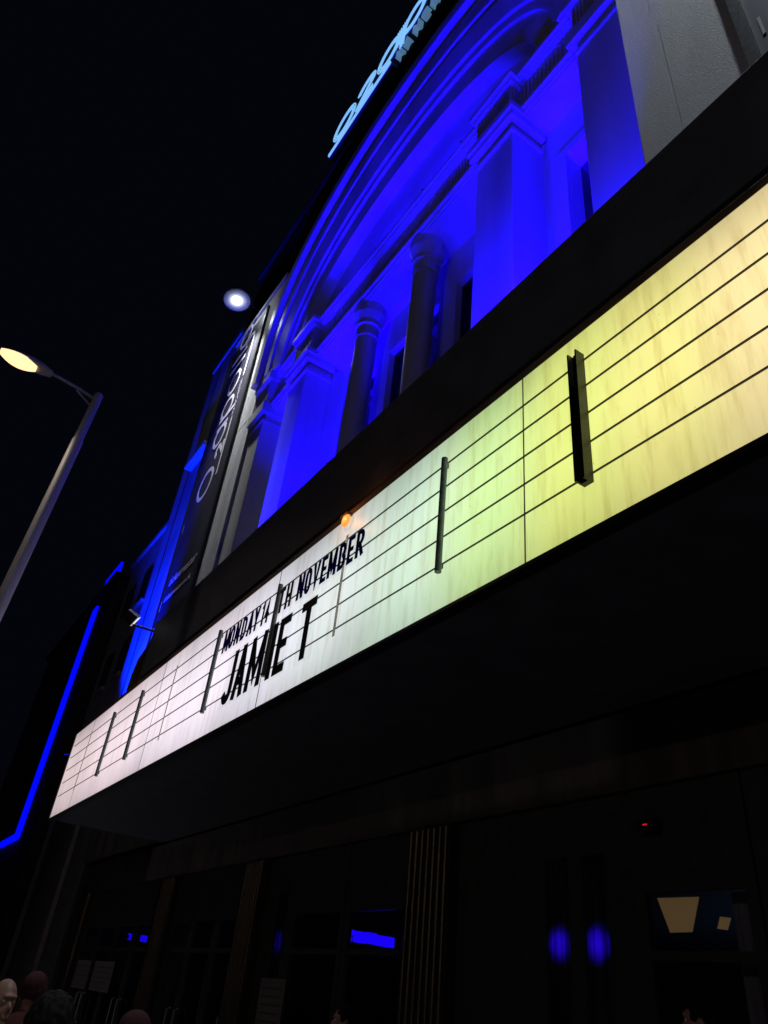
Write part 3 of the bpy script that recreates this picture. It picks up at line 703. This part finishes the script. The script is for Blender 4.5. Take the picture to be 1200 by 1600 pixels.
flood((-19.3, 3.98, 22.8), (-17.9, 4.93, 12.5), 'floodlight', 'bright white floodlight on a thin arm above the left banner', 'floodlight', (-19.3, 4.93, 22.82), 'flood_lens', 7000, (0.93, 0.96, 1.0), 56, G, size=.44, n=20, blend=1.0)
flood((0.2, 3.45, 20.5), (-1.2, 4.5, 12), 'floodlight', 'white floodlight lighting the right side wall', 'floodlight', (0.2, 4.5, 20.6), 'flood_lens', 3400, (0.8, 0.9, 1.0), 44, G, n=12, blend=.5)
BL = (0.005, 0.0, 1.0)
GB = 'blue floodlights on the canopy roof'
for x, y, z, e, tx, ty, tz, ang, nm in ((-13.0, 4.1, 7.8, 9000, -13.45, 5.3, 13.2, 46, 'before the left pier'), (-12.5, 5.6, 8.6, 4800, -12.35, 5.7, 15, 58, 'by the left column'),
                       (-10.1, 5.75, 8.6, 5000, -10.05, 5.7, 15.5, 24, 'on the centre line'), (-5.7, 4.05, 8.2, 7200, -5.8, 5.2, 12.6, 44, 'before the right pier'), (-3.75, 4.3, 7.6, 3600, -3.65, 5.0, 12.4, 40, 'before the right pilaster'), (-14.3, 4.0, 7.4, 2600, -14.2, 5.0, 13.0, 34, 'left of the left pier'), (-4.7, 5.1, 8.6, 6500, -4.65, 5.6, 14.5, 70, 'at the right bay')):
    flood((x, y, z), (tx, ty, tz), 'blue_floodlight', 'blue floodlight behind the black fascia, ' + nm, 'floodlight', (x, y - .1, 5.7), 'blue_lens', e, BL, ang, GB)
GL = 'blue uplights on the ledge under the arch'
for x, e, nm in ((-12.2, 420, 'left end'), (-10.6, 800, 'middle'), (-8.6, 800, 'right of the middle'), (-7.2, 380, 'right end')):
    flood((x, 5.12, 17.36), (x, 5.5, 18.1), 'ledge_uplight', 'small blue uplight on the ledge under the arch, ' + nm, 'uplight', (x, 5.3, 17.215), 'blue_lens', e * 1.0, BL, 110, GL, size=.05, blend=1.0)
GM = 'blue uplights on the canopy roof aimed at the arch'
for x, tx, e, nm in ((-13.6, -15.4, 9000, 'left shoulder'), (-11.6, -12.2, 13000, 'left half of the crown'), (-9.4, -9.2, 13000, 'right half of the crown'), (-7.2, -6.2, 10000, 'right shoulder')):
    flood((x, 3.5, 7.6), (tx, 4.45, 23), 'arch_uplight', 'blue uplight on the canopy roof aimed at the arch, ' + nm, 'uplight', (x, 3.5, 5.7), 'blue_lens', e * .7, BL, 23, GM)
flood((-21.0, 3.75, 6.3), (-22.4, 5.02, 11.0), 'blue_floodlight', 'blue floodlight washing the plain wall left of the banner', 'floodlight', (-21.0, 4.92, 6.0), 'blue_lens', 22000, (0.0, 0.012, 1.0), 58, GB)
flood((-12.75, 2.58, 6.97), (-12.70, 3.0, 6.72), 'sign_spotlight', 'black spotlight on a short arm off the canopy left end', 'spotlight', (-12.75, 2.97, 6.90), 'spot_white', 0, (1, 1, 1), 90, size=.085, arm_to=(-12.77, 2.55, 6.90), deep=2.6)

# ================================================================ neighbours to the left
N1_ = thing('side_building', 'plain lower block left of the banner, its wall washed blue', 'building', (-22.8, 5.3, 0))
obj('wall', MB().box(-24.4, -21.25, 5.02, 9, 4.0, 23.6), 'blue_wall', N1_)
obj('parapet', MB().box(-24.45, -21.25, 4.97, 9, 23.6, 23.9), 'blue_wall', N1_)
obj('wall_joint', MB().box(-23.45, -23.41, 5.0, 5.018, 4.2, 23.5), 'black', N1_)
obj('ledge', MB().box(-23.2, -21.3, 4.75, 5.018, 17.6, 17.8), 'blue_wall', N1_)
N2_ = thing('rear_block', 'dim grey brick block behind the blue wall at the left', 'building', (-27, 6, 0))
obj('wall', MB().box(-31.5, -24.5, 5.6, 12, 0, 17.2), 'grey_brick', N2_)
obj('coping', MB().box(-31.6, -24.5, 5.5, 12, 17.2, 17.4), 'grey_brick', N2_)
for z in (8, 11, 14):
    for x in (-30.5, -28.3, -26.1):
        w = obj('window', MB().box(x, x + 1.0, 5.54, 5.6 - .002, z, z + 1.5), 'dark_glass', N2_)
        obj('sill', MB().box(x - .08, x + 1.08, 5.46, 5.598, z - .12, z - .004), 'grey_brick', w)
N3_ = thing('corner_building', 'dark far building edged by bright blue light strips at left', 'building', (-36, 5, 0))
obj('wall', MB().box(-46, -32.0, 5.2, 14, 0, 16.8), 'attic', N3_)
obj('light_strip', MB().box(-35.3, -34.5, 5.08, 5.19, 5.9, 16.2), 'strip_blue', N3_)  # blue-lit sliver of wall, its light painted in as emission
obj('light_strip', MB().box(-34.4, -31.9, 5.08, 5.19, 17.0, 17.5), 'strip_blue', N3_)
obj('light_strip', MB().box(-38.5, -35.1, 5.08, 5.19, 5.9, 6.15), 'strip_blue', N3_)
obj('cornice', MB().box(-46, -31.9, 5.0, 14, 16.8, 16.98), 'attic', N3_)

# ================================================================ street lamp
LT = Vector((-10.8, .5, 9.77)); LB = Vector((-10.8, .40, 6.69)); d = (LB - LT) / (LT.z - LB.z); base = LT + d * 9.77
SL = thing('street_lamp', 'tall grey street lamp with glowing warm head over the road', 'street lamp', tuple(base))
mid = LT + d * 1.0
obj('pole', MB().cyl(base, base - d * 1.2, .13, .13, 20).cyl(base - d * 1.2, mid, .105, .088, 20), 'steel', SL, smooth=True)
obj('pole_top', MB().cyl(mid, LT, .075, .07, 20).lathe(tuple(LT), [(.07, 0), (.05, .03), (.01, .045)], 20), 'steel', SL, smooth=True)
hd = Vector((-10.8, -.75, 9.80))
obj('arm', MB().tube([LT + d * .12, (-10.8, .2, 9.73), (-10.8, -.3, 9.79)], .026, 10).tube([LT + d * .3, (-10.8, .15, 9.69)], .018, 8), 'steel', SL, smooth=True)
# lantern: boat-shaped body and clear bowl
def boat(y0, y1, wid, top, bot, mname, name, N=10):
    vs = []; fs = []; K_ = 16
    for i in range(N + 1):
        t = i / N; y = y0 + (y1 - y0) * t; s_ = max(.12, math.sin(math.pi * (0.12 + .80 * t)) ** .7)
        for k in range(K_):
            a = 2 * math.pi * k / K_; z = math.sin(a); vs.append((-10.8 + wid * s_ * math.cos(a), y, 9.80 + (top if z > 0 else bot) * z * s_ + (y - y1) * -.05))
    for i in range(N):
        for k in range(K_): fs.append((i * K_ + k, i * K_ + (k + 1) % K_, (i + 1) * K_ + (k + 1) % K_, (i + 1) * K_ + k))
    fs += [tuple(range(K_ - 1, -1, -1)), tuple(range(N * K_, N * K_ + K_))]
    return obj(name, MB().add(vs, fs), mname, SL, smooth=True)
boat(-.28, -1.05, .15, .12, .035, 'lamp_grey', 'lantern_body')
boat(-.52, -1.10, .155, .02, .14, 'street_lens', 'lantern_bowl')
lamp('street_glow', 'SPOT', (-10.8, -.85, 9.60), 150, (1.0, .80, .62), SL, (-10.8, -1.2, 0), size=.1, angle=128, blend=.7)

# unseen second lamp over the road, behind the photographer, added to lift the darks
S2 = thing('street_lamp', 'street lamp on the opposite kerb facing the theatre entrance', 'street lamp', (2.0, -14.0, -.12))
obj('pole', MB().cyl((2, -14, -.12), (2, -14, 1.1), .11, .11, 16).cyl((2, -14, 1.1), (2, -14, 6.6), .075, .055, 16), 'steel', S2, smooth=True)
obj('arm', MB().tube([(2, -14, 6.5), (2, -13.5, 6.68), (2, -13.1, 6.7)], .025, 8), 'steel', S2, smooth=True)
obj('lantern_body', MB().lathe((2, -12.9, 6.62), [(.17, 0), (.18, .05), (.12, .13), (.03, .17)], 16), 'lamp_grey', S2, smooth=True)
obj('lantern_bowl', MB().lathe((2, -12.9, 6.52), [(.03, -.02), (.12, .02), (.165, .095)], 16), 'street_lens', S2, smooth=True)
lamp('street_glow', 'POINT', (2, -12.9, 6.42), 360, (1.0, .88, .80), S2, size=.12)

# ================================================================ lobby and entrance details
def led(x, y0, y1, z0, z1, label, bits):
    t = thing('led_sign', label, 'led sign', (x, (y0 + y1) / 2, z0))
    obj('casing', MB().box(x - .05, x - .001, y0 - .03, y1 + .03, z0 - .03, z1 + .03), 'black', t)
    for a, b, c, e in bits: obj('lit_segment', MB().box(x, x + .006, y0 + a * (y1 - y0), y0 + b * (y1 - y0), z0 + c * (z1 - z0), z0 + e * (z1 - z0)), 'led_blue', t)
    obj('hanger', MB().box(x - .035, x - .02, y0 + .1, y0 + .13, z1 + .03, 2.9), 'black', t)
led(-8.62, 5.22, 5.86, 2.285, 2.41, 'long lit blue display strip in the lobby behind the reeded pillar', [(0, .08, .5, 1), (0, .06, 0, .4), (.08, .35, 0, .95), (.35, .6, .04, 1.0), (.6, 1, 0, .9)])
led(-18.2, 5.48, 5.98, 2.38, 2.50, 'short two-part blue display at the far left doors', [(0.05, .22, 0, .12), (.1, .2, .12, 1), (.03, .1, .8, 1), (.6, .95, 0, 1)])
for nm, q, lab in (('ceiling_light', [(-5.698, 7.171), (-5.23, 7.226), (-7.083, 9.557), (-7.459, 9.582)], 'large dim amber ceiling panel seen through the right door'), ('ceiling_light', [(-5.881, 8.463), (-5.819, 8.574), (-6.477, 9.442), (-6.53, 9.31)], 'small dim amber ceiling panel right of the large one')):
    vs = [(x, y, z) for z in (2.89, 2.898) for x, y in q]
    fr = MB()
    t = obj(nm, MB().add(vs, [(3, 2, 1, 0), (4, 5, 6, 7)] + [(i, (i + 1) % 4, 4 + (i + 1) % 4, 4 + i) for i in range(4)]), 'ceil_light'); tag(t, lab, 'ceiling light', 'lobby ceiling lights')
lg_ = thing('lobby_lamp', 'small dim floor lamp inside the lobby behind the right door', 'floor lamp', (-5.2, 9.5, 0.02))
obj('shade', MB().lathe((-5.2, 9.5, 1.0), [(.06, 0), (.14, .02), (.09, .2), (.05, .22)], 14), 'ceil_light', lg_)
obj('stand', MB().lathe((-5.2, 9.5, .02), [(.14, 0), (.14, .02), (.015, .03), (.015, .98)], 12), 'black', lg_)
lamp('lobby_glow', 'POINT', (-5.2, 9.5, 1.28), 9, (.5, .72, 1.0), lg_, size=.06)  # added light that lifts the lobby ceiling, no such lamp in view
cu = MB()
for i in range(14):
    a = i / 13; cu.cyl((-3.62 + a * .30, 5.42 + .02 * math.sin(i * 2), .1), (-3.62 + a * .30, 5.42 + .02 * math.sin(i * 2), 2.6), .026, n=8)
tag(obj('curtain', cu, 'curtain', smooth=True, base=(-3.45, 5.42, 0)), 'dull reddish curtain hanging inside the right-hand door', 'curtain')
def notice(x0, x1, z0, z1, label):
    n = obj('notice', MB().box(x0, x1, DY - .008, DY - .004, z0, z1), 'paper', base=((x0 + x1) / 2, DY - .006, z0)); tag(n, label, 'notice', 'paper notices on the doors')
    mb = MB(); 
    for i in range(5): mb.box(x0 + .06, x1 - .06 - .05 * (i % 2), DY - .0105, DY - .0083, z1 - .12 - i * .09, z1 - .10 - i * .09)
    obj('printed_line', mb, 'ink', n)
notice(-18.75, -17.35, 1.42, 1.95, 'wide pale notice on the far left doors, right of the narrow one')
notice(-20.2, -19.1, 1.42, 1.95, 'narrow pale notice on the far left doors')
notice(-11.35 + .75, -9.9, 1.25, 1.86, 'brownish notice taped inside the middle doors')
ds = thing('door_sensor', 'tiny red indicator light above the right doors', 'sensor', (-3.95, 5.05, 3.0))
obj('box', MB().box(-4.1, -3.95, 5.0, 5.08, 3.0, 3.08), 'black', ds); obj('indicator', MB().box(-4.04, -4.0, 4.994, 4.9995, 3.03, 3.04), 'red_led', ds)

# ================================================================ people
def capsule(mb, p0, p1, r0, r1, n=12):
    p0 = Vector(p0); p1 = Vector(p1); d = (p1 - p0); l = d.length or 1e-4; d.normalize()
    a = d.orthogonal().normalized(); b = d.cross(a); prof = []
    for i in range(5): t = -math.pi / 2 + math.pi / 2 * i / 4; prof.append((p0 + d * r0 * math.sin(t), r0 * math.cos(t)))
    for i in range(5): t = math.pi / 2 * i / 4; prof.append((p1 + d * r1 * math.sin(t), r1 * math.cos(t)))
    vs = []; fs = []
    for c, r in prof:
        for k in range(n): t = 2 * math.pi * k / n; vs.append(c + (a * math.cos(t) + b * math.sin(t)) * max(r, 1e-4))
    for i in range(len(prof) - 1):
        for k in range(n): fs.append((i * n + k, i * n + (k + 1) % n, (i + 1) * n + (k + 1) % n, (i + 1) * n + k))
    fs += [tuple(range(n - 1, -1, -1)), tuple(range((len(prof) - 1) * n, len(prof) * n))]
    mb.add(vs, fs)
def ell(mb, c, rx, ry, rz, n=16, m=10):
    vs = []; fs = []
    for i in range(m + 1):
        t = -math.pi / 2 + math.pi * i / m; cr = max(math.cos(t), 1e-3)
        for k in range(n): a = 2 * math.pi * k / n; vs.append((c[0] + rx * cr * math.cos(a), c[1] + ry * cr * math.sin(a), c[2] + rz * math.sin(t)))
    for i in range(m):
        for k in range(n): fs.append((i * n + k, i * n + (k + 1) % n, (i + 1) * n + (k + 1) % n, (i + 1) * n + k))
    fs += [tuple(range(n - 1, -1, -1)), tuple(range(m * n, m * n + n))]
    mb.add(vs, fs)
def remeshed(name, mb, m, parent, voxel, smooth_it=4, warp=None):
    me = bpy.data.meshes.new('tmp'); me.from_pydata([tuple(v) for v in mb.v], [], mb.f)
    o = bpy.data.objects.new('tmp', me); COL.objects.link(o)
    bm = bmesh.new(); bm.from_mesh(me); bmesh.ops.recalc_face_normals(bm, faces=bm.faces); bm.to_mesh(me); bm.free()
    r = o.modifiers.new('r', 'REMESH'); r.mode = 'VOXEL'; r.voxel_size = voxel
    s_ = o.modifiers.new('s', 'SMOOTH'); s_.iterations = smooth_it; s_.factor = .5
    dg = bpy.context.evaluated_depsgraph_get(); dg.update(); nm = bpy.data.meshes.new_from_object(o.evaluated_get(dg)); nm.name = name
    bpy.data.objects.remove(o)
    if warp:
        for v in nm.vertices: v.co = warp(v.co)
    nm.materials.clear(); nm.materials.append(M[m])
    for p in nm.polygons: p.use_smooth = True
    ob = bpy.data.objects.new(name, nm); link(ob, parent); return ob
def person(x, y, height, face_deg, label, top='cloth_black', hair=None, hat=None, lean=0.0, arm_up=False):
    # local frame: faces +Y, z up, unit = 1.75 m
    P = thing('person', label, 'person', (x, y, 0), 'people waiting under the canopy')
    k = height / 1.75; P.scale = (k, k, k); P.rotation_euler = (lean, 0, math.radians(face_deg - 90))
    b = MB()
    ell(b, (0, .0, 1.635), .076, .095, .112); ell(b, (0, .035, 1.575), .058, .065, .065)       # skull, jaw
    ell(b, (0, .095, 1.60), .015, .026, .028, 8, 6); ell(b, (0, .088, 1.655), .052, .018, .014, 8, 6)  # nose, brow
    ell(b, (0, .090, 1.545), .026, .014, .014, 8, 6); ell(b, (0, .078, 1.515), .026, .022, .018, 8, 6)
    for s in (-1, 1): ell(b, (s * .083, -.008, 1.61), .012, .024, .036, 8, 6)
    capsule(b, (0, -.015, 1.42), (0, -.005, 1.55), .062, .056)
    capsule(b, (0, 0, 1.02), (0, -.01, 1.36), .135, .15); capsule(b, (-.17, -.01, 1.38), (.17, -.01, 1.38), .06, .06)
    capsule(b, (-.08, 0, .95), (.08, 0, .95), .12, .12)
    for s in (-1, 1):
        capsule(b, (s * .10, 0, .92), (s * .11, .01, .50), .085, .058); capsule(b, (s * .11, .01, .50), (s * .11, -.01, .09), .056, .040)
        capsule(b, (s * .11, -.02, .05), (s * .12, .14, .035), .045, .035)
        sh = Vector((s * .20, -.01, 1.38)); elb = Vector((s * .27, -.03, 1.10)); wr = Vector((s * .27, .06, .86))
        capsule(b, sh, elb, .055, .042); capsule(b, elb, wr, .042, .028)
        capsule(b, wr, wr + Vector((0, .02, -.07)), .026, .034, 8)
        for i in range(4):
            q = wr + Vector((s * .004, .045 - i * .02, -.10 + abs(i - 1.3) * .006)); l = (.032, .038, .035, .026)[i]
            capsule(b, q, q + Vector((0, .004, -l)), .0095, .009, 6); capsule(b, q + Vector((0, .004, -l)), q + Vector((-s * .012, .004, -l - .03)), .009, .008, 6)
        capsule(b, wr + Vector((-s * .01, .03, -.03)), wr + Vector((-s * .02, .065, -.085)), .012, .009, 6)
    body = remeshed('body', b, 'skin', P, .0075, 3)
    for s in (-1, 1):
        e = MB(); ell(e, (s * .031, .0805, 1.628), .012, .010, .010, 10, 8)
        obj('eye', MB().add([(v[0] + x, v[1] + y, v[2]) for v in e.v], e.f), 'eye', P, smooth=True)
    j = MB()
    capsule(j, (0, 0, 1.0), (0, -.012, 1.36), .155, .165); capsule(j, (-.17, -.01, 1.38), (.17, -.01, 1.38), .075, .075); capsule(j, (-.08, 0, .93), (.08, 0, .93), .135, .135)
    capsule(j, (0, -.02, 1.40), (0, -.015, 1.465), .085, .072)
    for s in (-1, 1):
        sh = Vector((s * .20, -.01, 1.38)); elb = Vector((s * .27, -.03, 1.10)); wr = Vector((s * .27, .05, .89))
        capsule(j, sh, elb, .072, .058); capsule(j, elb, wr, .056, .042)
    remeshed('jacket', j, top, P, .014, 4)
    t = MB()
    capsule(t, (-.08, 0, .93), (.08, 0, .93), .128, .128)
    for s in (-1, 1): capsule(t, (s * .10, 0, .90), (s * .11, .01, .50), .098, .072); capsule(t, (s * .11, .01, .50), (s * .11, -.01, .10), .07, .056)
    remeshed('trousers', t, 'cloth_blue', P, .014, 3)
    for s in (-1, 1):
        sh = MB(); capsule(sh, (s * .11, -.03, .052), (s * .125, .15, .045), .052, .045)
        remeshed('shoe', sh, 'cloth_black', P, .012, 2)
    if hair:
        h = MB(); ell(h, (0, -.018, 1.662), .090, .100, .108); ell(h, (0, -.05, 1.60), .080, .066, .09)
        remeshed('hair', h, hair, P, .006, 1, lambda c: c + Vector((c.x, c.y, c.z - 1.62)).normalized() * (.008 * noise.noise(Vector((c.x * 70, c.y * 70, c.z * 16))) + .006 * noise.noise(c * 40)))
    if hat:
        h = MB(); ell(h, (0, -.012, 1.69), .092, .108, .095); h2 = MB()
        capsule(h, (-.001, -.012, 1.652), (.001, -.012, 1.652), .098, .098, 20); remeshed('beanie', h, hat, P, .0055, 2, lambda c: Vector((c.x, c.y, c.z)) + Vector((c.x, c.y + .012, 0)) * .045 * math.cos(34 * math.atan2(c.y + .012, c.x)) * (1 if c.z < 1.70 else .5))
    return P
person(-5.5, 1.03, 1.60, 20, 'bald person at the lower left corner of the crowd', top='cloth_black')
person(-3.2, .775, 1.585, 160, 'person with black hair in front of the others at lower left', hair='hair_dark')
person(-6.95, 1.50, 1.62, 150, 'person in red beanie behind the black-haired one', hat='hat_red', top='cloth_maroon')
person(-4.75, 1.60, 1.50, 120, 'person in maroon knitted hat below the left notices', hat='hat_red', top='cloth_maroon')
person(-6.47, 3.95, 1.66, 250, 'pale-faced person by the middle doors under the blue display', hair='hair_dark', top='cloth_blue')
person(-3.22, 4.35, 1.90, 200, 'person standing close to the right-hand glass door', hair='hair_dark')
